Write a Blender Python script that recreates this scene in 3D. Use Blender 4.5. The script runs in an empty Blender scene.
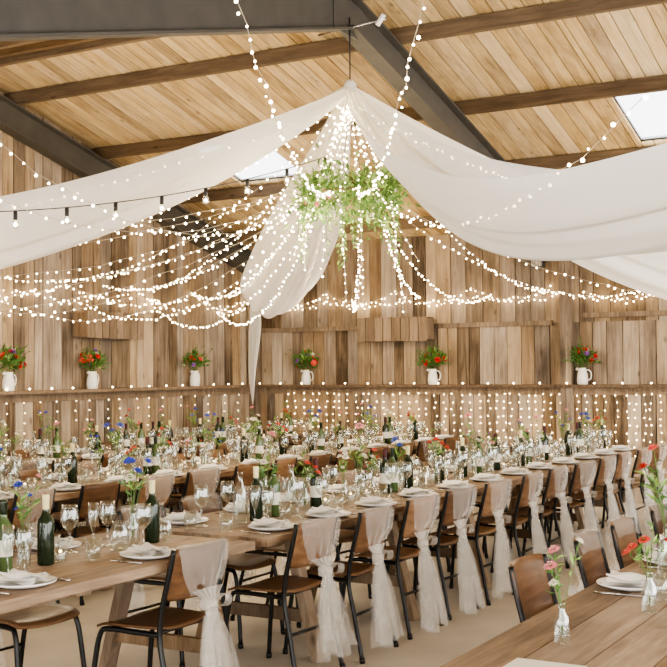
import bpy, math, random
from mathutils import Vector, Matrix
random.seed(7)
R=random.random
def U(a,b): return a+(b-a)*random.random()
scene=bpy.context.scene
COL=scene.collection

# ---------------------------------------------------------------- materials
def new_mat(name):
    m=bpy.data.materials.new(name); m.use_nodes=True
    nt=m.node_tree
    for n in list(nt.nodes): nt.nodes.remove(n)
    out=nt.nodes.new('ShaderNodeOutputMaterial')
    return m,nt,out
def N(nt,t,**k):
    n=nt.nodes.new(t)
    for a,b in k.items(): setattr(n,a,b)
    return n
def simple(name,col,rough=.5,metal=0,var=0.0,scale=20,bump=0.0,spec=.5):
    m,nt,out=new_mat(name)
    b=N(nt,'ShaderNodeBsdfPrincipled'); nt.links.new(b.outputs[0],out.inputs[0])
    b.inputs['Base Color'].default_value=(*col,1); b.inputs['Roughness'].default_value=rough
    b.inputs['Metallic'].default_value=metal; b.inputs['Specular IOR Level'].default_value=spec
    if var>0 or bump>0:
        tc=N(nt,'ShaderNodeTexCoord'); no=N(nt,'ShaderNodeTexNoise'); no.inputs['Scale'].default_value=scale
        no.inputs['Detail'].default_value=4
        nt.links.new(tc.outputs['Object'],no.inputs['Vector'])
        if var>0:
            mx=N(nt,'ShaderNodeMix',data_type='RGBA')
            mx.inputs[6].default_value=(*[c*(1-var) for c in col],1); mx.inputs[7].default_value=(*[min(1,c*(1+var)) for c in col],1)
            nt.links.new(no.outputs[0],mx.inputs[0]); nt.links.new(mx.outputs[2],b.inputs['Base Color'])
        if bump>0:
            bp=N(nt,'ShaderNodeBump'); bp.inputs['Strength'].default_value=bump; bp.inputs['Distance'].default_value=.01
            nt.links.new(no.outputs[0],bp.inputs['Height']); nt.links.new(bp.outputs[0],b.inputs['Normal'])
    return m
def wood(name,dark,mid,light,gscale,rough=.75,bump=.35,blotch=.5,bscale=(1.2,1.2,.8),tone=.5,grey=0.0):
    """per-board tone from the Col attribute, stretched grain and blotches"""
    m,nt,out=new_mat(name); L=nt.links.new
    b=N(nt,'ShaderNodeBsdfPrincipled'); L(b.outputs[0],out.inputs[0]); b.inputs['Roughness'].default_value=rough
    b.inputs['Specular IOR Level'].default_value=.25
    at=N(nt,'ShaderNodeAttribute',attribute_name='Col'); sp=N(nt,'ShaderNodeSeparateColor'); L(at.outputs['Color'],sp.inputs[0])
    tc=N(nt,'ShaderNodeTexCoord'); sc=N(nt,'ShaderNodeVectorMath',operation='SCALE'); sc.inputs['Scale'].default_value=37
    L(at.outputs['Color'],sc.inputs[0])
    ad=N(nt,'ShaderNodeVectorMath',operation='ADD'); L(tc.outputs['Object'],ad.inputs[0]); L(sc.outputs[0],ad.inputs[1])
    mu=N(nt,'ShaderNodeVectorMath',operation='MULTIPLY'); L(ad.outputs[0],mu.inputs[0]); mu.inputs[1].default_value=gscale
    g=N(nt,'ShaderNodeTexNoise'); g.inputs['Scale'].default_value=1; g.inputs['Detail'].default_value=6; g.inputs['Roughness'].default_value=.68; g.inputs['Distortion'].default_value=.6
    L(mu.outputs[0],g.inputs['Vector'])
    mu2=N(nt,'ShaderNodeVectorMath',operation='MULTIPLY'); L(ad.outputs[0],mu2.inputs[0]); mu2.inputs[1].default_value=bscale
    bl=N(nt,'ShaderNodeTexNoise'); bl.inputs['Scale'].default_value=1.5; bl.inputs['Detail'].default_value=3; L(mu2.outputs[0],bl.inputs['Vector'])
    m1=N(nt,'ShaderNodeMath',operation='MULTIPLY_ADD'); L(sp.outputs[0],m1.inputs[0]); m1.inputs[1].default_value=tone
    m2=N(nt,'ShaderNodeMath',operation='MULTIPLY_ADD'); L(g.outputs[0],m2.inputs[0]); m2.inputs[1].default_value=1.1
    m3=N(nt,'ShaderNodeMath',operation='MULTIPLY'); L(bl.outputs[0],m3.inputs[0]); m3.inputs[1].default_value=blotch
    L(m3.outputs[0],m2.inputs[2]); L(m2.outputs[0],m1.inputs[2])
    s=N(nt,'ShaderNodeMath',operation='SUBTRACT'); L(m1.outputs[0],s.inputs[0]); s.inputs[1].default_value=(1.1+blotch+tone)/2-.5
    cr=N(nt,'ShaderNodeValToRGB'); L(s.outputs[0],cr.inputs[0])
    e=cr.color_ramp.elements; e[0].position=.1; e[0].color=(*dark,1); e[1].position=.9; e[1].color=(*light,1)
    k=e.new(.5); k.color=(*mid,1)
    mk_=N(nt,'ShaderNodeVectorMath',operation='MULTIPLY'); L(ad.outputs[0],mk_.inputs[0]); mk_.inputs[1].default_value=[2.2 if q>=10 else 1.1 for q in gscale]
    vo=N(nt,'ShaderNodeTexVoronoi'); vo.inputs['Scale'].default_value=2.2; L(mk_.outputs[0],vo.inputs['Vector'])
    kr=N(nt,'ShaderNodeMapRange'); L(vo.outputs['Distance'],kr.inputs[0]); kr.inputs[1].default_value=.03; kr.inputs[2].default_value=.13; kr.inputs[3].default_value=.45; kr.inputs[4].default_value=1
    km=N(nt,'ShaderNodeMix',data_type='RGBA',blend_type='MULTIPLY'); km.inputs[0].default_value=1; L(cr.outputs[0],km.inputs[6]); L(kr.outputs[0],km.inputs[7])
    col=km.outputs[2]
    if grey>0:
        hs=N(nt,'ShaderNodeHueSaturation'); L(col,hs.inputs['Color'])
        mr=N(nt,'ShaderNodeMapRange'); L(sp.outputs[1],mr.inputs[0]); mr.inputs[3].default_value=1-grey; mr.inputs[4].default_value=1.05
        L(mr.outputs[0],hs.inputs['Saturation']); col=hs.outputs[0]
    L(col,b.inputs['Base Color'])
    bp=N(nt,'ShaderNodeBump'); bp.inputs['Strength'].default_value=bump; bp.inputs['Distance'].default_value=.006
    L(g.outputs[0],bp.inputs['Height']); L(bp.outputs[0],b.inputs['Normal'])
    return m
def sheer(name,col,alpha,transl=.5):
    m,nt,out=new_mat(name); L=nt.links.new
    d=N(nt,'ShaderNodeBsdfDiffuse'); d.inputs[0].default_value=(*col,1)
    t=N(nt,'ShaderNodeBsdfTranslucent'); t.inputs[0].default_value=(*col,1)
    mx=N(nt,'ShaderNodeMixShader'); mx.inputs[0].default_value=transl; L(d.outputs[0],mx.inputs[1]); L(t.outputs[0],mx.inputs[2])
    tr=N(nt,'ShaderNodeBsdfTransparent'); m2=N(nt,'ShaderNodeMixShader'); m2.inputs[0].default_value=alpha
    L(tr.outputs[0],m2.inputs[1]); L(mx.outputs[0],m2.inputs[2]); L(m2.outputs[0],out.inputs[0])
    return m
def thin_glass(name,col=(.95,.97,.96),refl=.12):
    m,nt,out=new_mat(name); L=nt.links.new
    tr=N(nt,'ShaderNodeBsdfTransparent'); tr.inputs[0].default_value=(*col,1)
    g=N(nt,'ShaderNodeBsdfGlossy'); g.inputs['Roughness'].default_value=.04; g.inputs[0].default_value=(1,1,1,1)
    lw=N(nt,'ShaderNodeLayerWeight'); lw.inputs[0].default_value=.35
    mm=N(nt,'ShaderNodeMath',operation='MULTIPLY_ADD'); L(lw.outputs['Facing'],mm.inputs[0]); mm.inputs[1].default_value=.5; mm.inputs[2].default_value=refl*.5
    mx=N(nt,'ShaderNodeMixShader'); L(mm.outputs[0],mx.inputs[0]); L(tr.outputs[0],mx.inputs[1]); L(g.outputs[0],mx.inputs[2]); L(mx.outputs[0],out.inputs[0])
    return m
def emis(name,col,st,sample=False):
    m,nt,out=new_mat(name); e=N(nt,'ShaderNodeEmission'); e.inputs[0].default_value=(*col,1); e.inputs[1].default_value=st
    nt.links.new(e.outputs[0],out.inputs[0])
    if not sample:
        try: m.cycles.emission_sampling='NONE'
        except Exception: pass
    return m

M_wall=wood('barn_wall_boards',(.070,.046,.026),(.255,.178,.108),(.49,.375,.245),(24,24,1.6),blotch=.9,tone=.58,grey=.35,bscale=(1.2,1.2,.9))
M_roof=wood('roof_boards',(.24,.155,.068),(.52,.375,.19),(.72,.565,.335),(18,1.4,6),blotch=.6,bscale=(3,1,3),tone=.42,grey=.15)
M_purl=wood('purlin_timber',(.07,.045,.025),(.15,.10,.056),(.25,.175,.105),(2,20,20),grey=.2)
M_table=wood('table_planks',(.10,.064,.038),(.28,.19,.12),(.49,.37,.25),(26,1.8,26),rough=.6,blotch=.8,tone=.4,grey=.25)
M_leg=wood('trestle_timber',(.075,.046,.025),(.18,.12,.07),(.32,.225,.14),(20,20,3),grey=.2)
M_ply=wood('chair_plywood',(.055,.026,.012),(.14,.072,.034),(.26,.15,.08),(4,30,30),rough=.35,bump=.08,blotch=.3)
M_steel=simple('painted_steel',(.070,.064,.055),.6,.1,.35,5)
M_black=simple('black_tube',(.006,.006,.006),.35,.3)
M_floor=simple('concrete',(.50,.46,.40),.85,0,.22,2.5,.3)
M_drape=sheer('white_drape',(.98,.97,.94),.90,.45)
M_tulle=sheer('ivory_tulle',(1,.97,.91),.20,.3)
M_tulle2=sheer('ivory_tulle_gathered',(1,.97,.91),.33,.3)
M_china=simple('white_china',(.9,.89,.87),.2)
M_napkin=simple('linen',(.9,.89,.86),.9,0,.06,60,.2)
M_glass=thin_glass('clear_glass')
M_green=simple('green_bottle_glass',(.012,.022,.010),.08,0)
M_green2=simple('light_green_glass',(.07,.11,.04),.08,0)
M_label=simple('paper_label',(.8,.77,.68),.8)
M_foil=simple('bottle_foil',(.05,.01,.012),.35,.5)
M_wine=simple('white_wine',(.75,.66,.35),.1)
M_cut=simple('cutlery_steel',(.6,.6,.6),.2,1)
M_leaf=simple('leaf_green',(.07,.16,.03),.5,0,.4,9)
M_leaf2=simple('pale_leaf',(.24,.38,.09),.5,0,.35,9)
M_stem=simple('stem',(.08,.15,.03),.6)
M_red=simple('red_petals',(.5,.01,.012),.6); M_pink=simple('coral_petals',(.75,.10,.08),.6); M_rose=simple('pink_petals',(.8,.32,.36),.6)
M_white=simple('cream_petals',(.85,.80,.68),.6); M_blue=simple('blue_petals',(.05,.08,.5),.6); M_purple=simple('purple_petals',(.24,.09,.36),.6)
M_enamel=simple('cream_enamel',(.82,.80,.74),.3)
M_wire=simple('cable_black',(.02,.02,.02),.5)
M_wirec=simple('clear_wire',(.55,.48,.36),.4)
M_bulb=emis('fairy_led',(1,.77,.45),30)
M_fest=emis('festoon_filament',(1,.80,.48),30)
M_tea=emis('tealight_flame',(1,.66,.3),16)
M_sky=sheer('polycarbonate',(.97,.98,.98),.3,.9)
M_card=simple('menu_card',(.78,.76,.70),.8)
M_grey=simple('lamp_housing',(.05,.05,.05),.5)
M_back=simple('dark_backing',(.02,.015,.01),.9)

# ---------------------------------------------------------------- mesh builder
class MB:
    def __init__(s): s.v=[];s.f=[];s.m=[];s.c=[];s.sm=[];s.mats=[]
    def mi(s,m):
        if m not in s.mats: s.mats.append(m)
        return s.mats.index(m)
    def add(s,vs,fs,mat,col=None,smooth=False,M=None):
        o=len(s.v); i=s.mi(mat)
        if M is not None: vs=[M@Vector(p) for p in vs]
        s.v.extend([tuple(p) for p in vs])
        if col is None: col=(.5,.5,.5)
        s.c.extend([col]*len(vs))
        for f in fs:
            s.f.append(tuple(o+k for k in f)); s.m.append(i); s.sm.append(smooth)
    def box(s,c,d,mat,col=None,M=None):
        x,y,z=[q/2 for q in d]
        vs=[(c[0]+a*x,c[1]+b*y,c[2]+e*z) for a in(-1,1) for b in(-1,1) for e in(-1,1)]
        fs=[(0,1,3,2),(4,6,7,5),(0,4,5,1),(2,3,7,6),(0,2,6,4),(1,5,7,3)]
        s.add(vs,fs,mat,col,False,M)
    def prism(s,quad,thick,mat,col=None):
        t=Vector(thick); q=[Vector(p) for p in quad]
        vs=q+[p+t for p in q]
        s.add(vs,[(3,2,1,0),(4,5,6,7),(0,1,5,4),(1,2,6,5),(2,3,7,6),(3,0,4,7)],mat,col)
    def beam(s,a,b,w,h,mat,col=None,up=(0,0,1)):
        a=Vector(a);b=Vector(b);d=(b-a).normalized();sd=d.cross(Vector(up)).normalized();u=sd.cross(d)
        vs=[]
        for p in(a,b):
            for i,j in((-1,-1),(1,-1),(1,1),(-1,1)): vs.append(p+sd*i*w/2+u*j*h/2)
        s.add(vs,[(0,1,2,3),(7,6,5,4),(0,4,5,1),(1,5,6,2),(2,6,7,3),(3,7,4,0)],mat,col)
    def tube(s,pts,r,mat,seg=8,col=None,M=None,cap=True):
        pts=[Vector(p) for p in pts]; n=len(pts); vs=[];fs=[]
        t=(pts[1]-pts[0]).normalized(); ref=Vector((0,0,1)) if abs(t.z)<.9 else Vector((1,0,0))
        u=t.cross(ref).normalized()
        for i,p in enumerate(pts):
            if i==0:t=pts[1]-pts[0]
            elif i==n-1:t=pts[-1]-pts[-2]
            else:t=(pts[i+1]-pts[i]).normalized()+(pts[i]-pts[i-1]).normalized()
            t.normalize(); u=(u-t*u.dot(t)).normalized(); w=t.cross(u)
            rr=r[i] if isinstance(r,(list,tuple)) else r
            for k in range(seg):
                a=2*math.pi*k/seg; vs.append(p+u*math.cos(a)*rr+w*math.sin(a)*rr)
        for i in range(n-1):
            for k in range(seg):
                k2=(k+1)%seg; fs.append((i*seg+k,i*seg+k2,(i+1)*seg+k2,(i+1)*seg+k))
        if cap: fs.append(tuple(range(seg))[::-1]); fs.append(tuple((n-1)*seg+k for k in range(seg)))
        s.add(vs,fs,mat,col,True,M)
    def lathe(s,prof,mat,seg=20,M=None,col=None):
        vs=[];fs=[];n=len(prof)
        for r,z in prof:
            for k in range(seg):
                a=2*math.pi*k/seg; vs.append((r*math.cos(a),r*math.sin(a),z))
        for i in range(n-1):
            for k in range(seg):
                k2=(k+1)%seg; fs.append((i*seg+k,i*seg+k2,(i+1)*seg+k2,(i+1)*seg+k))
        s.add(vs,fs,mat,col,True,M)
    def ball(s,c,r,mat,col=None):
        t=(1+5**.5)/2; q=r/math.sqrt(1+t*t)
        V=[(-1,t,0),(1,t,0),(-1,-t,0),(1,-t,0),(0,-1,t),(0,1,t),(0,-1,-t),(0,1,-t),(t,0,-1),(t,0,1),(-t,0,-1),(-t,0,1)]
        F=[(0,11,5),(0,5,1),(0,1,7),(0,7,10),(0,10,11),(1,5,9),(5,11,4),(11,10,2),(10,7,6),(7,1,8),(3,9,4),(3,4,2),(3,2,6),(3,6,8),(3,8,9),(4,9,5),(2,4,11),(6,2,10),(8,6,7),(9,8,1)]
        s.add([(c[0]+x*q,c[1]+y*q,c[2]+z*q) for x,y,z in V],F,mat,col,True)
    def leaf(s,p,d,L,w,mat):
        p=Vector(p);d=Vector(d).normalized(); r=Vector((U(-1,1),U(-1,1),U(-1,1))); sd=d.cross(r)
        if sd.length<.01: sd=Vector((1,0,0))
        sd.normalize(); n=sd.cross(d)
        a=p+d*L*.45; e=p+d*L-n*L*.12
        s.add([p,a+sd*w/2+n*L*.08,e,a-sd*w/2+n*L*.08,a],[(0,1,4),(1,2,4),(2,3,4),(3,0,4)],mat)
    def flower(s,c,r,mat,cm=None,d=(0,0,1)):
        q=Vector(d).to_track_quat('Z','Y').to_matrix().to_4x4(); q.translation=Vector(c)
        vs=[];fs=[]
        for lay,(n,rr,h) in enumerate(((7,1,.15),(6,.75,.4),(4,.45,.62))):
            for i in range(n):
                a=2*math.pi*(i+lay*.4)/n; da=math.pi/n*1.15; o=len(vs)
                vs+= [(0,0,0),(math.cos(a-da)*rr*r*.75,math.sin(a-da)*rr*r*.75,h*r*.9),(math.cos(a)*rr*r,math.sin(a)*rr*r,h*r),(math.cos(a+da)*rr*r*.75,math.sin(a+da)*rr*r*.75,h*r*.9)]
                fs.append((o,o+1,o+2,o+3))
        s.add(vs,fs,mat,None,False,q)
        if cm: s.ball(Vector(c)+Vector(d).normalized()*r*.35,r*.28,cm)
    def mesh(s,name):
        me=bpy.data.meshes.new(name); me.from_pydata(s.v,[],s.f)
        for m in s.mats: me.materials.append(m)
        me.polygons.foreach_set('material_index',s.m); me.polygons.foreach_set('use_smooth',s.sm)
        ca=me.color_attributes.new('Col','FLOAT_COLOR','POINT')
        buf=[]
        for c in s.c: buf+= [c[0],c[1],c[2],1]
        ca.data.foreach_set('color',buf); me.update(); return me
    def obj(s,name,loc=(0,0,0),parent=None):
        o=bpy.data.objects.new(name,s.mesh(name)); COL.objects.link(o); o.location=loc
        if parent: o.parent=parent
        return o
def place(me,name,loc,rz=0,parent=None,sc=1):
    o=bpy.data.objects.new(name,me); COL.objects.link(o); o.location=loc; o.rotation_euler=(0,0,rz); o.scale=(sc,)*3
    if parent: o.parent=parent
    return o
def rc(): return (R(),R(),R())

# ---------------------------------------------------------------- room constants
YB=14.0; XG=-9.27; YN=-1.5; XR=5.0; YR=8.4; SL=.262
def zroof(y): return 3.35+SL*(YB-y) if y>=YR else 3.35+SL*(YB-YR)-SL*(YR-y)
ZL=1.37
b=MB(); b.box((( XG+XR)/2-.1,(YB+YN)/2-1,-.05),(XR-XG+.8,YB-YN+2.8,.1),M_floor); b.obj('floor')
b=MB()
b.prism([(XG-.14,YN,0),(XG-.14,YB+.1,0),(XG-.14,YB+.1,zroof(YB)-.03),(XG-.14,YR,zroof(YR)-.02)],(.04,0,0),M_back)
b.prism([(XG-.14,YN,0),(XG-.14,YN+.01,0),(XG-.14,YR,zroof(YR)-.02),(XG-.14,YN,zroof(YN)-.02)],(.04,0,0),M_back)
y=YN
while y<YB:
    w=U(.12,.17); y1=min(y+w,YB)
    d=U(0,.018)
    b.box((XG+.045+d/2,(y+y1)/2,ZL/2),(.03+d,y1-y-.009,ZL),M_wall,rc()); y=y1
y=YN
while y<YB:
    w=U(.13,.2); y1=min(y+w,YB); d=U(0,.018); a=y+.0045; c=y1-.0045
    if a<YR<c: c=YR; y1=YR+.003
    b.prism([(XG-.02,a,ZL),(XG-.02,c,ZL),(XG-.02,c,zroof(c)-.01),(XG-.02,a,zroof(a)-.01)],(.03+d,0,0),M_wall,rc()); y=y1
b.obj('wall_left')
b=MB()
x=XG
while x<XR:
    w=U(.12,.18); x1=min(x+w,XR); d=U(0,.018)
    b.box(((x+x1)/2,YB-.045-d/2,ZL/2),(x1-x-.009,.03+d,ZL),M_wall,rc()); x=x1
x=XG
while x<XR:
    w=U(.13,.2); x1=min(x+w,XR); d=U(0,.018)
    b.box(((x+x1)/2,YB-d/2,(ZL+2.16)/2),(x1-x-.009,.03+d,2.16-ZL),M_wall,rc()); x=x1
x=XG
while x<XR:
    w=U(.15,.24); x1=min(x+w,XR); d=U(0,.018)
    b.box(((x+x1)/2,YB+.012-d/2,(2.16+3.345)/2),(x1-x-.009,.03+d,3.345-2.16),M_wall,rc()); x=x1
b.box(((XG+XR)/2,YB+.07,1.66),(XR-XG+.3,.05,3.34),M_back)
b.obj('wall_back')
b=MB()
b.box(((XG+XR)/2+.1,YB-.10,ZL+.015),(XR-XG-.2,.2,.035),M_leg,rc()); b.box(((XG+XR)/2+.05,YB-.08,ZL-.05),(XR-XG-.1,.02,.09),M_leg,rc()); b.obj('trim_1')
b=MB()
b.box((XG+.11,(YB+YN)/2,ZL+.015),(.2,YB-YN,.035),M_leg,rc()); b.box((XG+.085,(YB+YN)/2-.05,ZL-.05),(.02,YB-YN-.1,.09),M_leg,rc()); b.obj('trim_2')
b=MB(); b.box(((XG-4.75)/2,YB-.05,2.16),(-4.75-XG-.1,.06,.06),M_wall,(.3,.5,.4)); b.box(((-4.4+XR)/2,YB-.05,2.24),(XR+4.4,.06,.06),M_wall,(.3,.5,.2)); b.obj('trim_3')
b=MB()
sky=[(-3.15,-1.95),(-8.05,-7.1),(1.2,2.4)]
YS0,YS1=10.78,11.98
def roofseg(x0,x1,y0,y1,c):
    b.prism([(x0,y0,zroof(y0)),(x1,y0,zroof(y0)),(x1,y1,zroof(y1)),(x0,y1,zroof(y1))],(0,0,.03),M_roof,c)
x=XG-.1
edges=sorted([e for s in sky for e in s])
while x<XR:
    x1=x+U(.12,.17)
    for e in edges:
        if x+.001<e<x1+.03: x1=e
    x1=min(x1,XR)
    d=.005; c=rc(); mid=(x+x1)/2
    if any(s[0]<mid<s[1] for s in sky):
        roofseg(x+d,x1-d,YR,YS0,c); roofseg(x+d,x1-d,YS1,YB+.1,rc())
    else: roofseg(x+d,x1-d,YR,YB+.1,c)
    roofseg(x+d,x1-d,YN-.1,YR,rc()); x=x1
def sheet(x0,x1,y0,y1):
    b.prism([(x0,y0,zroof(y0)+.04),(x1,y0,zroof(y0)+.04),(x1,y1,zroof(y1)+.04),(x0,y1,zroof(y1)+.04)],(0,0,.03),M_back)
sheet(XG-.2,XR,YN-.1,YR); sheet(XG-.2,XR,YR,YS0); sheet(XG-.2,XR,YS1,YB+.2)
xs=XG-.2
for s in sorted(sky): sheet(xs,s[0],YS0,YS1); xs=s[1]
sheet(xs,XR,YS0,YS1)
b.obj('ceiling')
for i,s in enumerate(sky):
    b=MB(); z0,z1=zroof(YS0)+.045,zroof(YS1)+.045
    b.prism([(s[0],YS0,z0),(s[1],YS0,z0),(s[1],YS1,z1),(s[0],YS1,z1)],(0,0,.006),M_sky)
    b.obj('window_%d'%(i+1))
b=MB()
for yy in (9.25,10.65,12.05,13.4,7.55,6.15,4.75,3.35,1.95,.5,8.52,8.28):
    b.box(((XG+XR)/2,yy,zroof(yy)-.07),(XR-XG,.065,.13),M_purl,rc())
b.obj('roof_purlins')
def ibeam(b,p,q,w=.16,h=.27):
    p=Vector(p);q=Vector(q); d=(q-p).normalized(); sd=Vector((1,0,0)); u=d.cross(sd).normalized()
    b.beam(p,q,.012,h,M_steel,up=u)
    for k in(-1,1): b.beam(p+u*k*h/2,q+u*k*h/2,w,.018,M_steel,up=u)
for X in (XG+.12,-4.6,.15):
    b=MB(); off=.15+.14
    ibeam(b,(X,YB-.05,zroof(YB)-off),(X,YR,zroof(YR)-off)); ibeam(b,(X,YN+.2,zroof(YN+.2)-off),(X,YR,zroof(YR)-off))
    b.box((X-.035,YB-.10,1.5),(.065,.12,3.0),M_wall,(.25,.2,R())); b.box((X+.035,YB-.105,1.5),(.065,.12,3.0),M_wall,(.4,.2,R()))
    b.box((X,YN+.25,1.0),(.14,.18,2.0),M_steel)
    b.box((X,YR,zroof(YR)-off-.05),(.03,.5,.28),M_steel)
    if X==-4.6: b.tube([(X-.25,YR-.05,4.36),(X+.38,YR-.05,4.40)],.008,M_cut,6); b.tube([(X+.30,YR-.05,4.36),(X+.36,YR-.05,4.44)],.022,M_china,8)
    b.obj('portal_frame')

# ---------------------------------------------------------------- trestle table
def table_mesh(tr=.6,L=2.4,W=.9):
    b=MB(); n=5; w=W/n
    for i in range(n):
        c=rc(); b.box((-W/2+w*(i+.5),0,.75-.02),(w-.006,L-U(0,.03),.04),M_table,c)
    for y in (-L*.42,0,L*.42): b.box((0,y,.695),(W*.86,.09,.03),M_leg,rc())
    for y in(-tr,tr):
        for sx in(-1,1):
            b.beam((sx*.40,y,0),(sx*.22,y,.66),.05,.085,M_leg,rc(),up=(0,1,0))
        b.box((0,y,.655),(.62,.06,.05),M_leg,rc())
        b.box((0,y+.0,.24),(.70,.035,.07),M_leg,rc())
    b.box((0,0,.615),(.04,2*tr,.06),M_leg,rc())
    return b.mesh('trestle_table')
TM=[table_mesh(),table_mesh(),table_mesh(1.05)]
for X,ys in ((-3.7,[(3.75,2),(6.25,0),(8.67,1),(11.09,0)]),(-6.15,[(4.9,0),(7.35,1),(9.8,0),(12.22,1)]),(-8.0,[(7.3,0),(9.75,1),(12.2,0)]),(-.97,[(3.6,2),(6.05,0),(8.5,1)])):
    for y,k in ys: place(TM[k],'trestle_table',(X,y,0))

# ---------------------------------------------------------------- school chair (faces +Y)
def smooth_path(P,n=4):
    P=[Vector(p) for p in P]; out=[]
    for i in range(len(P)-1):
        p0=P[max(i-1,0)];p1=P[i];p2=P[i+1];p3=P[min(i+2,len(P)-1)]
        for k in range(n):
            t=k/n; out.append(.5*((2*p1)+(p2-p0)*t+(2*p0-5*p1+4*p2-p3)*t*t+(3*p1-p0-3*p2+p3)*t**3))
    out.append(P[-1]); return out
def chair_mesh(tone):
    b=MB()
    for s in(-1,1):
        b.tube(smooth_path([(s*.215,-.27,0),(s*.2,-.215,.25),(s*.19,-.175,.42),(s*.19,-.19,.56),(s*.188,-.225,.70),(s*.185,-.25,.815)]),.0125,M_black)
        b.tube(smooth_path([(s*.215,.22,0),(s*.20,.19,.28),(s*.192,.165,.41),(s*.188,.12,.437),(s*.186,-.05,.437),(s*.186,-.175,.437)]),.0125,M_black)
        for y,f in((-.27,1),(.22,1)): b.tube([(s*.215,y,0),(s*.215,y*.985,.03)],.016,M_black)
    b.tube([(-.186,.12,.437),(.186,.12,.437)],.009,M_black); b.tube([(-.186,-.14,.437),(.186,-.14,.437)],.009,M_black)
    b.tube([(-.2,-.215,.25),(.2,-.215,.25)],.009,M_black)
    nx,ny=10,8; vs=[];fs=[]
    for top in(1,0):
        for j in range(ny+1):
            v=j/ny*2-1
            for i in range(nx+1):
                u=i/nx*2-1
                hx=.205*(1-.10*max(0,-v)); ry=(1-abs(u)**6*.10)
                x=u*hx*(1-abs(v)**8*.06); y=.01+v*.195*ry
                z=.447+ .012*(u*u) - .02*max(0,v-.5)**2*4 + .012*top
                vs.append((x,y,z))
    o=(nx+1)*(ny+1)
    for j in range(ny):
        for i in range(nx):
            a=j*(nx+1)+i; fs.append((a,a+1,a+nx+2,a+nx+1)); fs.append((o+a,o+a+nx+1,o+a+nx+2,o+a+1))
    ring=[i for i in range(nx+1)]+[j*(nx+1)+nx for j in range(1,ny+1)]+[ny*(nx+1)+i for i in range(nx-1,-1,-1)]+[j*(nx+1) for j in range(ny-1,0,-1)]
    for k in range(len(ring)): a,c=ring[k],ring[(k+1)%len(ring)]; fs.append((a,a+o,c+o,c))
    b.add(vs,fs,M_ply,(tone,R(),R()),True)
    vs=[];fs=[]; nx,nz=12,6
    for side in(0,1):
        for j in range(nz+1):
            v=j/nz
            for i in range(nx+1):
                u=i/nx*2-1
                zz=.585+.235*v
                if abs(u)>.8:
                    k=(abs(u)-.8)/.2; zz= .70+(zz-.70)*(1-.22*k*k)
                yb=-.20-(zz-.585)*.22
                y=yb-.045*(1-u*u)+ (.0 if side else .011)
                vs.append((u*.197,y,zz))
    o=(nx+1)*(nz+1)
    for j in range(nz):
        for i in range(nx):
            a=j*(nx+1)+i; fs.append((a+nx+1,a+nx+2,a+1,a)); fs.append((o+a,o+a+1,o+a+nx+2,o+a+nx+1))
    ring=[i for i in range(nx+1)]+[j*(nx+1)+nx for j in range(1,nz+1)]+[nz*(nx+1)+i for i in range(nx-1,-1,-1)]+[j*(nx+1) for j in range(nz-1,0,-1)]
    for k in range(len(ring)): a,c=ring[k],ring[(k+1)%len(ring)]; fs.append((c,c+o,a+o,a))
    b.add(vs,fs,M_ply,(tone,R(),R()),True)
    return b.mesh('dining_chair')
CH=[chair_mesh(t) for t in(.1,.35,.6,.85)]
def sash_mesh(seed):
    """sheer tulle scarf over the chair back, tied in a bow behind it, tails to the floor"""
    rr=random.Random(seed); b=MB(); nu=26
    ph=rr.uniform(0,6); sh=rr.uniform(-.04,.04); zb=rr.uniform(.03,.14); kx=rr.uniform(-.07,.05); hw=rr.uniform(.15,.19); ox=-max(0,.185-hw)*rr.choice((1,1,-1))
    def sweep(sec,fr=11,bow=0,m=M_tulle):
        vs=[];fs=[];n=len(sec)
        for j,(z,y,w,f,xo) in enumerate(sec):
            for i in range(nu+1):
                u=i/nu*2-1; X=xo+u*w
                yy=y+(-.045*(1-min(1,(X/.197)**2)) if j<bow else 0)+f*math.sin(u*fr+ph+j*.15)
                vs.append((X,yy,z+(.025*math.sin(u*5+ph) if j==n-1 else 0)))
        for j in range(n-1):
            for i in range(nu): a=j*(nu+1)+i; fs.append((a,a+1,a+nu+2,a+nu+1))
        b.add(vs,fs,m,None,True)
    sweep([(.74,-.203,hw*.97,.003,ox),(.822,-.232,hw,.003,ox),(.836,-.256,hw,.004,ox),(.80,-.275,hw,.008,ox),(.70,-.262,hw*.88,.012,ox*.8+kx*.2),(.62,-.27,hw*.6,.014,kx*.8)],15,5)
    sweep([(.62,-.27,hw*.6,.014,kx*.8),(.58,-.278,hw*.3,.014,kx),(.55,-.285,.028,.014,kx)],15,0,M_tulle2)
    sweep([(.55,-.285,.026,.016,kx),(.50,-.29,.045,.018,kx)],13,0,M_tulle2)
    sweep([(.50,-.29,.045,.018,kx),(.40,-.305,.085,.028,kx+sh*.4),(.24,-.32,.13,.034,kx+sh),(zb,-.335,.17,.038,kx+sh*1.4)],16)
    sweep([(.55,-.292,.024,.014,kx),(.46,-.305,.05,.022,kx-.02),(.34,-.32,.08,.028,kx-.03+sh*.4),(.20,-.345,.10,.032,kx-.05+sh)],11)
    for s in(-1,1):   # bow loops
        P=smooth_path([(kx,-.29,.553),(kx+s*.05,-.305,.585),(kx+s*.095,-.31,.575),(kx+s*.085,-.31,.535),(kx+s*.03,-.30,.535),(kx,-.29,.553)],3)
        vs=[];fs=[]
        for p in P: vs+= [(p.x,p.y-.022,p.z),(p.x,p.y+.018,p.z)]
        for i in range(len(P)-1): fs.append((2*i,2*i+1,2*i+3,2*i+2))
        b.add(vs,fs,M_tulle2,None,True)
    b.lathe([(.0,.572),(.022,.568),(.027,.553),(.022,.537),(0,.532)],M_tulle2,10,Matrix.Translation((kx,-.292,0)))
    return b.mesh('tulle_sash')
SA=[sash_mesh(k) for k in range(7)]
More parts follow.
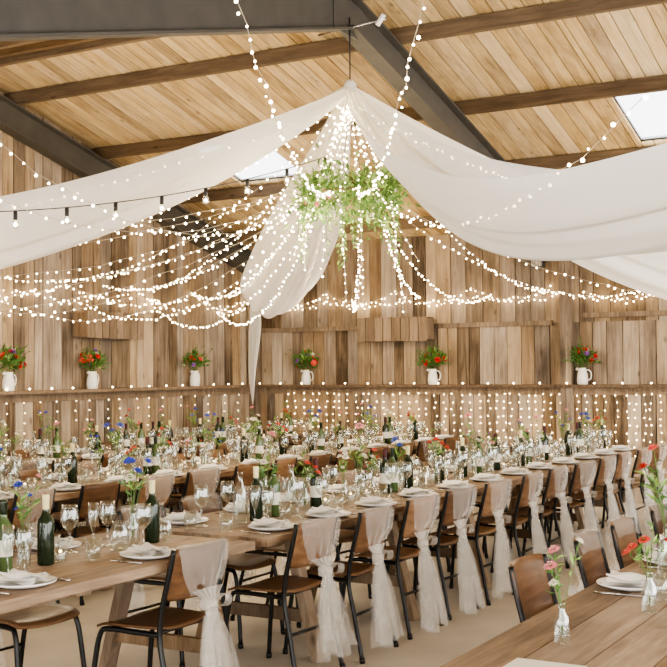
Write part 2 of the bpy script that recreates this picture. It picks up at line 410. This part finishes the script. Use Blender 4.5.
def chair(x,y,rz,sash=True,jit=.07):
    o=place(random.choice(CH),'dining_chair',(x,y,0),rz+U(-jit,jit))
    if sash: place(random.choice(SA),'tulle_sash',(0,0,0),0,o)
P2=math.pi/2
seatsA=[5.35,5.95,6.55,7.15,7.77,8.37,8.97,9.57,10.19,10.79,11.39,11.99]
chair(-3.42,4.36,P2)
for k,y in enumerate(seatsA): chair(-3.36+.10*k/11+U(-.03,.03),y+U(-.04,.04),P2)
for y in [2.95,3.55,4.15]+seatsA: chair(-4.07+U(-.03,.02),y+U(-.03,.03),-P2)
def seats(cs): return [c+d for c in cs for d in(-.9,-.3,.3,.9)]
sB=seats([4.9,7.35,9.8,12.22]); sC=seats([7.3,9.75,12.2])
for y in sB: chair(-5.78+U(-.03,.03),y+U(-.03,.03),P2,R()<.6); chair(-6.52+U(-.03,.03),y+U(-.03,.03),-P2,R()<.5)
for y in sC: chair(-7.66+U(-.02,.02),y+U(-.03,.03),P2,R()<.4); chair(-8.34,y+U(-.03,.03),-P2,R()<.4)
for y in [4.62,5.42,6.0,6.7,7.6,8.2,8.8,9.4]: chair(-1.44+U(-.02,.02),y,-P2,y>5)

# ---------------------------------------------------------------- tableware meshes
def mk(fn,name):
    b=MB(); fn(b); return b.mesh(name)
PL=mk(lambda b:b.lathe([(0,.008),(.06,.008),(.085,.010),(.13,.022),(.134,.024),(.132,.018),(.085,.003),(0,0)],M_china,28),'dinner_plate')
def napf(b):
    vs=[];fs=[];nx,ny=8,6
    for layer,(sx,sy,z0,ro) in enumerate(((.075,.10,.0,0),(.068,.088,.012,.15),(.05,.085,.024,-.1))):
        o=len(vs)
        for j in range(ny+1):
            for i in range(nx+1):
                u=i/nx*2-1;v=j/ny*2-1; x=u*sx;y=v*sy
                z=z0+.012+.010*math.sin(u*4+layer)*math.cos(v*2.5)-.008*(abs(u)**4)
                c,s=math.cos(ro),math.sin(ro); vs.append((x*c-y*s,x*s+y*c,z))
        for j in range(ny):
            for i in range(nx): a=o+j*(nx+1)+i; fs.append((a,a+1,a+nx+2,a+nx+1))
    b.add(vs,fs,M_napkin,None,True)
NP=mk(napf,'linen_napkin')
WG=mk(lambda b:b.lathe([(.0,.004),(.034,.003),(.035,.0015),(.0345,.005),(.012,.009),(.0045,.02),(.004,.085),(.008,.095),(.026,.11),(.038,.135),(.039,.155),(.036,.185),(.032,.205),(.031,.205),(.035,.18),(.037,.15),(.034,.13),(.02,.108),(0,.1)],M_glass,16),'wine_glass')
TU=mk(lambda b:b.lathe([(0,.003),(.03,.002),(.032,.004),(.038,.10),(.0365,.10),(.031,.012),(0,.012)],M_glass,16),'water_tumbler')
FL=mk(lambda b:b.lathe([(.0,.004),(.03,.003),(.031,.0015),(.03,.005),(.01,.009),(.004,.02),(.004,.08),(.012,.10),(.023,.13),(.026,.17),(.024,.22),(.023,.22),(.0245,.17),(.021,.13),(0,.1)],M_glass,14),'champagne_flute')
def bot(mat,lab=True,foil=M_foil):
    def f(b):
        b.lathe([(0,.006),(.03,0),(.036,.003),(.0375,.012),(.0375,.18),(.034,.2),(.018,.225),(.0145,.24),(.014,.295),(.016,.296),(.016,.306),(0,.306)],mat,20)
        if lab: b.lathe([(.0378,.07),(.0382,.072),(.0382,.138),(.0378,.14)],M_label,20)
        if foil: b.lathe([(.0149,.245),(.0155,.246),(.0155,.262),(.0168,.296),(.0168,.308),(0,.309)],foil,16)
    return f
B1=mk(bot(M_green),'wine_bottle'); B2=mk(bot(M_green2,True,M_green),'wine_bottle'); B3=mk(bot(M_green,False,M_wine),'wine_bottle')
def wb(b):
    b.lathe([(0,.004),(.035,0),(.04,.006),(.04,.17),(.03,.2),(.015,.23),(.014,.27),(.017,.272),(.017,.285),(.013,.285),(.012,.24),(.036,.17),(.037,.01),(0,.01)],M_glass,18)
B4=mk(wb,'water_bottle')
JR=mk(lambda b:b.lathe([(0,.004),(.042,0),(.046,.006),(.046,.10),(.036,.118),(.036,.135),(.034,.135),(.033,.118),(.043,.10),(.043,.01),(0,.01)],M_glass,18),'glass_jar')
def vase(kind):
    def f(b):
        b.lathe([(0,.004),(.026,0),(.03,.006),(.031,.08),(.028,.1),(.013,.125),(.012,.15),(.015,.155),(.013,.156),(.011,.13),(.027,.08),(.027,.008),(0,.008)],M_glass,14)
        cols={0:[M_red,M_pink],1:[M_blue,M_purple],2:[M_white,M_rose],3:[M_blue,M_white],4:[M_purple,M_rose],5:[M_red,M_white],6:[M_rose,M_blue]}[kind]
        for i in range(6):
            a=U(0,6.28); rr=U(.02,.08); h=U(.22,.40)
            p=[(0,0,.03),(math.cos(a)*rr*.2,math.sin(a)*rr*.2,.16),(math.cos(a)*rr,math.sin(a)*rr,h)]
            b.tube(smooth_path(p,3),.0016,M_stem,5)
            if i<4: b.flower(p[-1],U(.017,.032),random.choice(cols),M_stem,(math.cos(a)*.5,math.sin(a)*.5,1))
            for k in range(5):
                t=U(.4,.95); q=Vector(p[1]).lerp(Vector(p[2]),t); b.leaf(q,(U(-1,1),U(-1,1),U(.1,1)),U(.03,.06),.012,random.choice([M_leaf,M_leaf2]))
    return f
VS=[mk(vase(k),'bud_vase') for k in(0,1,2,3,4,5,6,0)]
VT=mk(vase(2),'bud_vase')
def cand(b):
    b.lathe([(0,.003),(.028,0),(.032,.004),(.036,.07),(.034,.07),(.029,.01),(0,.01)],M_glass,14)
    b.lathe([(0,.012),(.02,.012),(.02,.03),(0,.031)],M_china,12); b.ball((0,0,.045),.008,M_tea)
TL=mk(cand,'tealight_holder')
def forkf(b):
    b.tube([(0,-.09,.004),(0,.02,.003),(0,.045,.005)],[.0045,.003,.004],M_cut,6)
    for k in(-1,0,1): b.tube([(0,.045,.005),(k*.006,.055,.004),(k*.006,.095,.007)],.0014,M_cut,5)
def knif(b):
    b.tube([(0,-.1,.004),(0,.0,.004)],.0045,M_cut,6); b.box((0,.055,.004),(.014,.11,.0015),M_cut)
FK=mk(forkf,'dinner_fork'); KN=mk(knif,'dinner_knife')
Z=.75
def setting(x,y,s,cut):
    px=x+s*.29
    place(PL,'dinner_plate',(px,y,Z)); place(NP,'linen_napkin',(px+U(-.01,.01),y,Z+.016),U(-.3,.3)+P2)
    place(WG,'wine_glass',(x+s*U(.10,.14),y+.19,Z),0,None,U(.95,1.15)); place(TU,'water_tumbler',(x+s*U(.11,.14),y-.19,Z))
    if R()<.6: place(FL,'champagne_flute',(x+s*.12,y+.09,Z))
    if R()<.6: place(WG,'wine_glass',(x+s*.125,y-.07,Z),0,None,1.1)
    if cut:
        place(FK,'dinner_fork',(px,y-s*.165,Z),s*P2); place(KN,'dinner_knife',(px,y+s*.165,Z),s*P2)
for X,ys,cut in((-3.7,[2.85,3.5,4.3]+seatsA,True),(-6.15,sB,False),(-8.0,sC,False),(-.97,[4.55,5.2,5.8,6.4,7.0,7.6,8.2,8.8,9.4],True)):
    for i,y in enumerate(ys):
        for s in(1,-1):
            setting(X,y,s,cut and y<8)
        yy=y+.3
        if yy>13.3: continue
        j=lambda: X+U(-.025,.025)
        vz=lambda dy,sc=1: place(random.choice(VS),'bud_vase',(j(),yy+dy,Z),U(0,6),None,sc)
        k=(i*2+int(R()*2))%5
        if k==2:
            place(B1,'wine_bottle',(j(),yy-.20,Z)); place(B2,'wine_bottle',(j(),yy-.10,Z))
            vz(.02,U(.9,1.2)); place(B3 if R()<.6 else B4,'wine_bottle',(j(),yy+.13,Z)); place(TL,'tealight_holder',(j(),yy+.23,Z))
        elif k==0: vz(-.2,.9); place(TL,'tealight_holder',(j(),yy-.1,Z)); vz(0,1.2); place(TL,'tealight_holder',(j(),yy+.1,Z)); vz(.2,.85)
        elif k==1: place(B4,'water_bottle',(j(),yy-.15,Z)); place(random.choice([B1,B3]),'wine_bottle',(j(),yy-.04,Z)); vz(.08,1.2); place(B2,'wine_bottle',(j(),yy+.19,Z))
        elif k==3: place(B4,'water_bottle',(j(),yy-.2,Z)); vz(-.08,1); place(B1,'wine_bottle',(j(),yy+.04,Z)); place(TL,'tealight_holder',(j(),yy+.15,Z))
        else: place(JR,'glass_jar',(j(),yy-.18,Z)); vz(-.04,1.15); place(B3,'wine_bottle',(j(),yy+.08,Z)); place(JR,'glass_jar',(j(),yy+.19,Z),0,None,.8)
place(VT,'bud_vase',(-1.20,3.54,Z),1.0,None,.8); place(VS[0],'bud_vase',(-1.20,4.875,Z),2,None,1.4); place(VS[7],'bud_vase',(-1.08,4.12,Z),2,None,.9)
b=MB(); b.box((0,0,.001),(.21,.30,.002),M_card); b.obj('menu_card',(-1.15,3.15,Z))

# ---------------------------------------------------------------- wall jugs, crates
def jug(x,y,i,rz):
    b=MB()
    b.lathe([(0,.002),(.055,0),(.062,.008),(.066,.06),(.06,.12),(.048,.16),(.045,.185),(.054,.20),(.05,.20),(.042,.185),(.055,.11),(.058,.02),(0,.02)],M_enamel,20)
    b.tube(smooth_path([(.058,0,.05),(.10,0,.07),(.108,0,.13),(.085,0,.17),(.046,0,.175)]),.007,M_enamel,7)
    b.lathe([(.0,.0),(.012,.0),(.02,.03),(.0,.03)],M_enamel,8,Matrix.Translation((-.05,0,.175))@Matrix.Rotation(-.9,4,'Y'))
    def cl(p): p.y=min(p.y,.05) ; return p
    def dd(): 
        a=U(0,6.28); e=U(.1,1.5); return Vector((math.cos(a)*math.cos(e),math.sin(a)*math.cos(e)*.6,math.sin(e)))
    for k in range(130):
        d=dd(); p=cl(Vector((0,0,.22))+d*U(.06,.21)); v=d+Vector((U(-.6,.6),U(-.6,.1),U(-.4,.5)))
        if p.y>.0: v.y=-abs(v.y)
        b.leaf(p,v,U(.05,.12),.03,M_leaf if R()<.85 else M_leaf2)
    for k in range(14):
        d=dd(); p=cl(Vector((0,0,.24))+d*U(.13,.21)); b.flower(p,U(.03,.048),random.choice([M_red,M_red,M_pink,M_white if i%2 else M_red,M_purple]),None,Vector((d.x,min(d.y,0)-.4,d.z)))
        b.tube([(0,0,.12),tuple(p)],.002,M_stem,4)
    for k in range(9):
        a=U(0,6.28); d=Vector((math.cos(a)*.9,-abs(math.sin(a))*.3,U(.4,1))).normalized(); q=Vector((0,0,.22))+d*U(.2,.34)
        b.tube([(0,0,.15),tuple(q)],.0018,M_stem,4)
        for t in(.6,.75,.9,1): b.leaf(Vector((0,0,.15)).lerp(q,t),(U(-1,1),U(-1,0),U(0,1)),.05,.018,M_leaf)
    o=b.obj('flower_jug',(x,y,ZL+.033)); o.rotation_euler=(0,0,rz)
for i,(x,y,rz) in enumerate(((XG+.15,9.15,P2),(XG+.15,10.47,P2),(XG+.15,12.45,P2),(-8.28,YB-.135,0),(-6.38,YB-.135,0),(-4.40,YB-.135,0))): jug(x,y,i,rz)
def crate(loc,rz,dark=.2):
    b=MB()
    b.box((0,0,.0),(1.0,.02,.26),M_leg,rc()); b.box((0,-.1,-.14),(1.0,.20,.02),M_leg,rc()); b.box((0,-.1,.14),(1.0,.20,.02),M_leg,rc())
    for k in range(8): b.box((-.445+k*.127,-.2,U(-.006,.006)),(.115,.02,.31),M_leg if dark else M_wall,(U(.4,.9),.3,R()))
    for s in(-1,1): b.box((s*.50,-.1,0),(.02,.19,.27),M_leg,rc())
    o=b.obj('slatted_wall_box',loc); o.rotation_euler=(0,0,rz)
crate((XG+.07,10.75,2.14),P2); crate((-6.87,YB-.12,2.12),0)
b=MB(); b.box((0,-.12,0),(.16,.07,.12),M_grey); b.box((0,-.157,0),(.13,.006,.09),M_cut); b.tube([(-.09,-.1,0),(-.09,-.02,.02),(.09,-.02,.02),(.09,-.1,0)],.008,M_grey,6); b.box((0,-.01,.02),(.06,.03,.06),M_grey)
b.obj('floodlight',(-4.95,YB-.02,2.9))

# ---------------------------------------------------------------- drapes
HUB=Vector((-4.58,8.4,3.90))
def drape(name,A,B,sag,depth,w0,tail=False,seed=0,ex=.8):
    A=Vector(A);B=Vector(B); b=MB(); ns,nt=60,40; vs=[];fs=[]
    d=B-A; perp=Vector((-d.y,d.x,0)).normalized()
    rr=random.Random(seed); ph=[rr.uniform(0,6) for _ in range(4)]
    for j in range(ns+1):
        s=j/ns; e=math.sin(math.pi*s)**ex if 0<s<1 else 0
        c=A.lerp(B,s); zc=c.z-4*sag*s*(1-s)
        w=.07+w0*e; dp=depth*e
        for i in range(nt+1):
            t=i/nt*2-1
            fold=.022*math.sin(t*13+ph[0]+s*3)+.014*math.sin(t*25+ph[1]-s*4)
            fold*=1.3-.4*e
            z=zc-dp*(1-abs(t)**2.2)+fold+.02*math.sin(s*11+t*2+ph[2])*e
            p=c+perp*(t*w/2*(1+.05*math.sin(s*9+ph[3]))); vs.append((p.x,p.y,z))
    for j in range(ns):
        for i in range(nt): a=j*(nt+1)+i; fs.append((a,a+1,a+nt+2,a+nt+1))
    b.add(vs,fs,M_drape,None,True)
    if tail:
        vs=[];fs=[]; n=16
        for j in range(n+1):
            t=j/n; z=B.z+.06-t*1.50; w=(.10+.36*math.sin(min(1,t*3.2)*math.pi/2)) if t<.32 else .46*(1-(t-.32)/.68)**.8+.012
            for i in range(25):
                u=i/24*2-1; x=B.x+.10+u*w/2*.8+.06*(1-t)*math.sin(t*5); y=B.y-.12-u*w/2*.5+.03*math.sin(u*12+t)*min(1,w*3)
                vs.append((x,y,z+ .05*u*(1-t)))
        for j in range(n):
            for i in range(24): a=j*25+i; fs.append((a,a+1,a+26,a+25))
        b.add(vs,fs,M_drape,None,True)
    return b.obj(name)
drape('ceiling_drape',HUB,(-9.1,3.0,2.70),.63,.50,1.1,seed=1,ex=.75)
drape('ceiling_drape',HUB,(.15,3.0,2.30),.50,.37,.55,seed=2,ex=.75)
drape('ceiling_drape',HUB,(.15,13.7,2.80),.82,.42,1.0,seed=3,ex=.9)
drape('ceiling_drape',HUB,(-9.0,13.6,2.58),.42,.46,.85,True,seed=4,ex=1.2)
b=MB(); b.lathe([(0,-.06),(.04,-.05),(.055,-.01),(.05,.03),(.03,.06),(.0,.07)],M_drape,16); b.tube([(0,0,.06),(0,0,.58)],.006,M_wire,6)
b.obj('drape_hub_knot',HUB)

# ---------------------------------------------------------------- flower hoop
HZ=3.03
b=MB(); pts=[(math.cos(a)*.32,math.sin(a)*.32,0) for a in [2*math.pi*k/40 for k in range(41)]]
b.tube(pts,.012,M_leg,6)
for k in range(4):
    a=math.pi/4+k*P2; b.tube([(math.cos(a)*.32,math.sin(a)*.32,0),(0,0,.80)],.003,M_wire,4)
for k in range(1500):
    a=U(0,6.28); rr=.33+random.gauss(0,.07); zc=random.gauss(.03,.08)+.05*math.sin(a*3)
    if R()<.3: zc-=U(0,.2)
    p=Vector((math.cos(a)*rr,math.sin(a)*rr,zc)); d=Vector((math.cos(a)*U(0,1),math.sin(a)*U(0,1),U(-1,.9)))+Vector((U(-.5,.5),U(-.5,.5),0))
    b.leaf(p,d,U(.05,.10),U(.018,.035),M_leaf if R()<.55 else M_leaf2)
for k in range(24):   # sprigs outward / up
    a=U(0,6.28); p=Vector((math.cos(a)*.32,math.sin(a)*.32,.03)); q=p+Vector((math.cos(a)*U(.05,.17),math.sin(a)*U(.05,.17),U(.02,.2)))
    b.tube([p,q],.002,M_stem,4)
    for t in range(6): b.leaf(p.lerp(q,.3+t*.14),(U(-1,1),U(-1,1),U(0,1)),U(.04,.07),.02,M_leaf2)
for k in range(36):   # trailing vines
    a=U(0,6.28); z0=U(-.05,.05); L=U(.2,.62) if R()<.6 else U(.1,.3); p=Vector((math.cos(a)*.33,math.sin(a)*.33,z0)); q=p+Vector((math.cos(a)*.08-.02,math.sin(a)*.08,-L))
    b.tube(smooth_path([p,(p+q)/2+Vector((math.cos(a)*.05,math.sin(a)*.05,0)),q],3),.002,M_stem,4)
    n=int(L/.03)
    for t in range(n): b.leaf(p.lerp(q,t/n),(U(-1,1),U(-1,1),-.6),U(.03,.06),.02,M_leaf2 if R()<.6 else M_leaf)
for k in range(24):
    a=U(0,6.28); b.flower((math.cos(a)*.38,math.sin(a)*.38,U(-.14,.08)),U(.018,.034),random.choice([M_purple,M_white,M_white,M_rose]),None,(math.cos(a),math.sin(a),U(-.6,.4)))
b.obj('hanging_flower_hoop',(HUB.x,HUB.y,HZ))

# ---------------------------------------------------------------- fairy lights
lb=MB(); wb_=MB()
def strand(A,B,sag,step=.13,r=.0095,jit=.012,wire=True,wm=None,bend=0):
    A=Vector(A);B=Vector(B); L=(B-A).length*1.05; n=max(3,int(L/step)); pts=[]
    for k in range(n+1):
        t=k/n; p=A.lerp(B,t); p.z-=4*sag*t*(1-t); p+=Vector((U(-jit,jit),U(-jit,jit),U(-jit,jit)))
        pts.append(p)
        lb.ball(p+Vector((0,0,-.010)),r*U(.65,1.3),M_bulb)
    if wire: wb_.tube(pts[::2]+([pts[-1]] if (len(pts)-1)%2 else []),.002,wm or M_wirec,3,cap=False)
top=HUB+Vector((0,0,-.10))
for k in range(14):
    a=2*math.pi*k/14; strand(top,(HUB.x+math.cos(a)*.33,HUB.y+math.sin(a)*.33,HZ+.02),-.02,.06,.009,.01)
for k in range(12):
    y=3.8+k*.87; strand(top if k%2 else (HUB.x-.3,HUB.y,HZ+.1),(XG+.06,y,2.62),.34+.04*math.sin(k*2),.105)
for k in range(7):
    y=5.0+k*1.35; strand((HUB.x-.25,HUB.y,HZ),(XG+.06,y,2.40),.55+.05*math.sin(k*3),.12)
for k in range(9):
    x=-8.6+k*1.0; strand((HUB.x+.1*(k-4)/4,HUB.y+.3,HZ+.05) if k%2 else top,(x,YB-.04,2.55),.42+.06*math.sin(k*2),.115)
for k in range(4):
    strand(top,(.1,7+k*1.8,2.75),.55,.13)
strand((HUB.x,HUB.y-.3,HZ),(-2.0,2.7,3.2),.38,.10,.0075); strand((HUB.x+.2,HUB.y-.3,HZ),(-1.3,3.0,3.05),.36,.10,.0075)
strand((HUB.x+.3,HUB.y-.2,HZ),(-1.15,4.4,2.62),.38,.13,.0085); strand((HUB.x-.2,HUB.y-.3,HZ),(-3.95,3.3,2.95),.55,.11,.0075)
strand((HUB.x-.3,HUB.y-.2,HZ),(-5.6,4.2,3.1),.5,.12,.008)
for k in range(12):
    a=2*math.pi*k/12+.2; p=Vector((HUB.x+math.cos(a)*.33,HUB.y+math.sin(a)*.33,HZ)); q=Vector((HUB.x+math.cos(a)*U(.3,.7),HUB.y+math.sin(a)*U(.3,.7),HZ-U(.5,.95)))
    strand(p,q,.03,.075,.008,.012)
def scall(p0,p1,n,z,sag):
    p0=Vector(p0);p1=Vector(p1)
    for k in range(n):
        a=p0.lerp(p1,k/n);c=p0.lerp(p1,(k+1)/n); strand((a.x,a.y,z),(c.x,c.y,z),sag,.075,.010,.025)
scall((XG+.06,4,0),(XG+.06,13.8,0),8,2.62,.16); scall((XG+.07,4.4,0),(XG+.07,13.8,0),9,2.5,.10)
scall((-9.1,YB-.05,0),(-4.8,YB-.05,0),4,2.62,.14); scall((-4.4,YB-.05,0),(2,YB-.05,0),6,2.55,.15)
scall((-9.1,YB-.05,0),(2,YB-.05,0),10,2.52,.08)
for k in range(26): lb.ball((XG+.19,5+k*.34,ZL+.05),.011,M_bulb)
for k in range(30): lb.ball((-9+k*.34,YB-.19,ZL+.05),.011,M_bulb)
x=-8.6
while x<1.5:
    n=int(U(7,12)); x0=x; pts=[]
    for k in range(n):
        p=(x0+U(-.02,.02),YB-.105,ZL-.08-k*.09-U(0,.03)); lb.ball(p,.0072,M_bulb); pts.append(p)
    wb_.tube([(x0,YB-.105,ZL-.03)]+pts,.0015,M_wirec,3,cap=False); x+=U(.08,.14)
y=5.0
while y<13.6:
    for k in range(int(U(2,7))): lb.ball((XG+.10,y+U(-.02,.02),ZL-.1-k*.11),.0055,M_bulb)
    y+=U(.2,.4)
o=lb.obj('fairy_lights'); o2=wb_.obj('fairy_light_wires',parent=o)
b=MB()
A=Vector((-6.9,3.2,2.72)); B=Vector((HUB.x-.1,HUB.y-.1,3.35)); pts=[]
n=60
for k in range(n+1):
    t=k/n; p=A.lerp(B,t); p.z-=4*.36*t*(1-t); pts.append(p)
b.tube(pts,.004,M_wire,5)
for k in range(3,n,4):
    p=pts[k]; b.tube([p,p-Vector((0,0,.06))],.015,M_wire,7)
    b.lathe([(0,0),(.020,.008),(.027,.025),(.023,.045),(.013,.065)],M_glass,12,Matrix.Translation(p-Vector((0,0,.122)))); b.ball(p-Vector((0,0,.092)),.015,M_fest)
b.obj('festoon_lights')

# ---------------------------------------------------------------- lights
w=bpy.data.worlds.new('World'); scene.world=w; w.use_nodes=True
bg=w.node_tree.nodes['Background']; bg.inputs[0].default_value=(.98,.98,1,1); bg.inputs[1].default_value=4.5
def area(name,loc,rot,sx,sy,e,col):
    l=bpy.data.lights.new(name,'AREA'); l.shape='RECTANGLE'; l.size=sx; l.size_y=sy; l.energy=e; l.color=col
    o=bpy.data.objects.new(name,l); COL.objects.link(o); o.location=loc; o.rotation_euler=rot
area('right_side_fill',(4.8,6,1.7),(0,math.radians(90),0),2.6,12,540,(1,.95,.87))  # added fill lamp out of view on the right, brightens the room
area('near_side_fill',(-2,-1.6,1.25),(math.radians(90),0,0),12,1.7,450,(1,.95,.87))  # second added fill, unseen behind the camera, facing the tables
for nme,loc,e in(('hub_glow',(-4.6,8.0,2.45),105),('strand_glow',(-7.2,8.5,2.4),90),('strand_glow',(-6.5,12,2.35),95),('strand_glow',(-2.2,11.6,2.4),95),('strand_glow',(-6.8,5.6,2.25),70)):
    l=bpy.data.lights.new(nme,'POINT'); l.energy=e; l.color=(1,.80,.54); l.shadow_soft_size=.35
    o=bpy.data.objects.new(nme,l); COL.objects.link(o); o.location=loc
try: scene.view_settings.look='AgX - Medium High Contrast'
except Exception as ex: print(ex)

# ---------------------------------------------------------------- camera
cam=bpy.data.cameras.new('Camera'); co=bpy.data.objects.new('Camera',cam); COL.objects.link(co)
cam.sensor_width=36; cam.lens=1180/667*36; cam.clip_end=100
co.matrix_world=Matrix.Translation((0,0,1.6))@Matrix.Rotation(math.radians(29.5),4,'Z')@Matrix.Rotation(math.radians(91.77),4,'X')@Matrix.Rotation(math.radians(-.43),4,'Z')
scene.camera=co
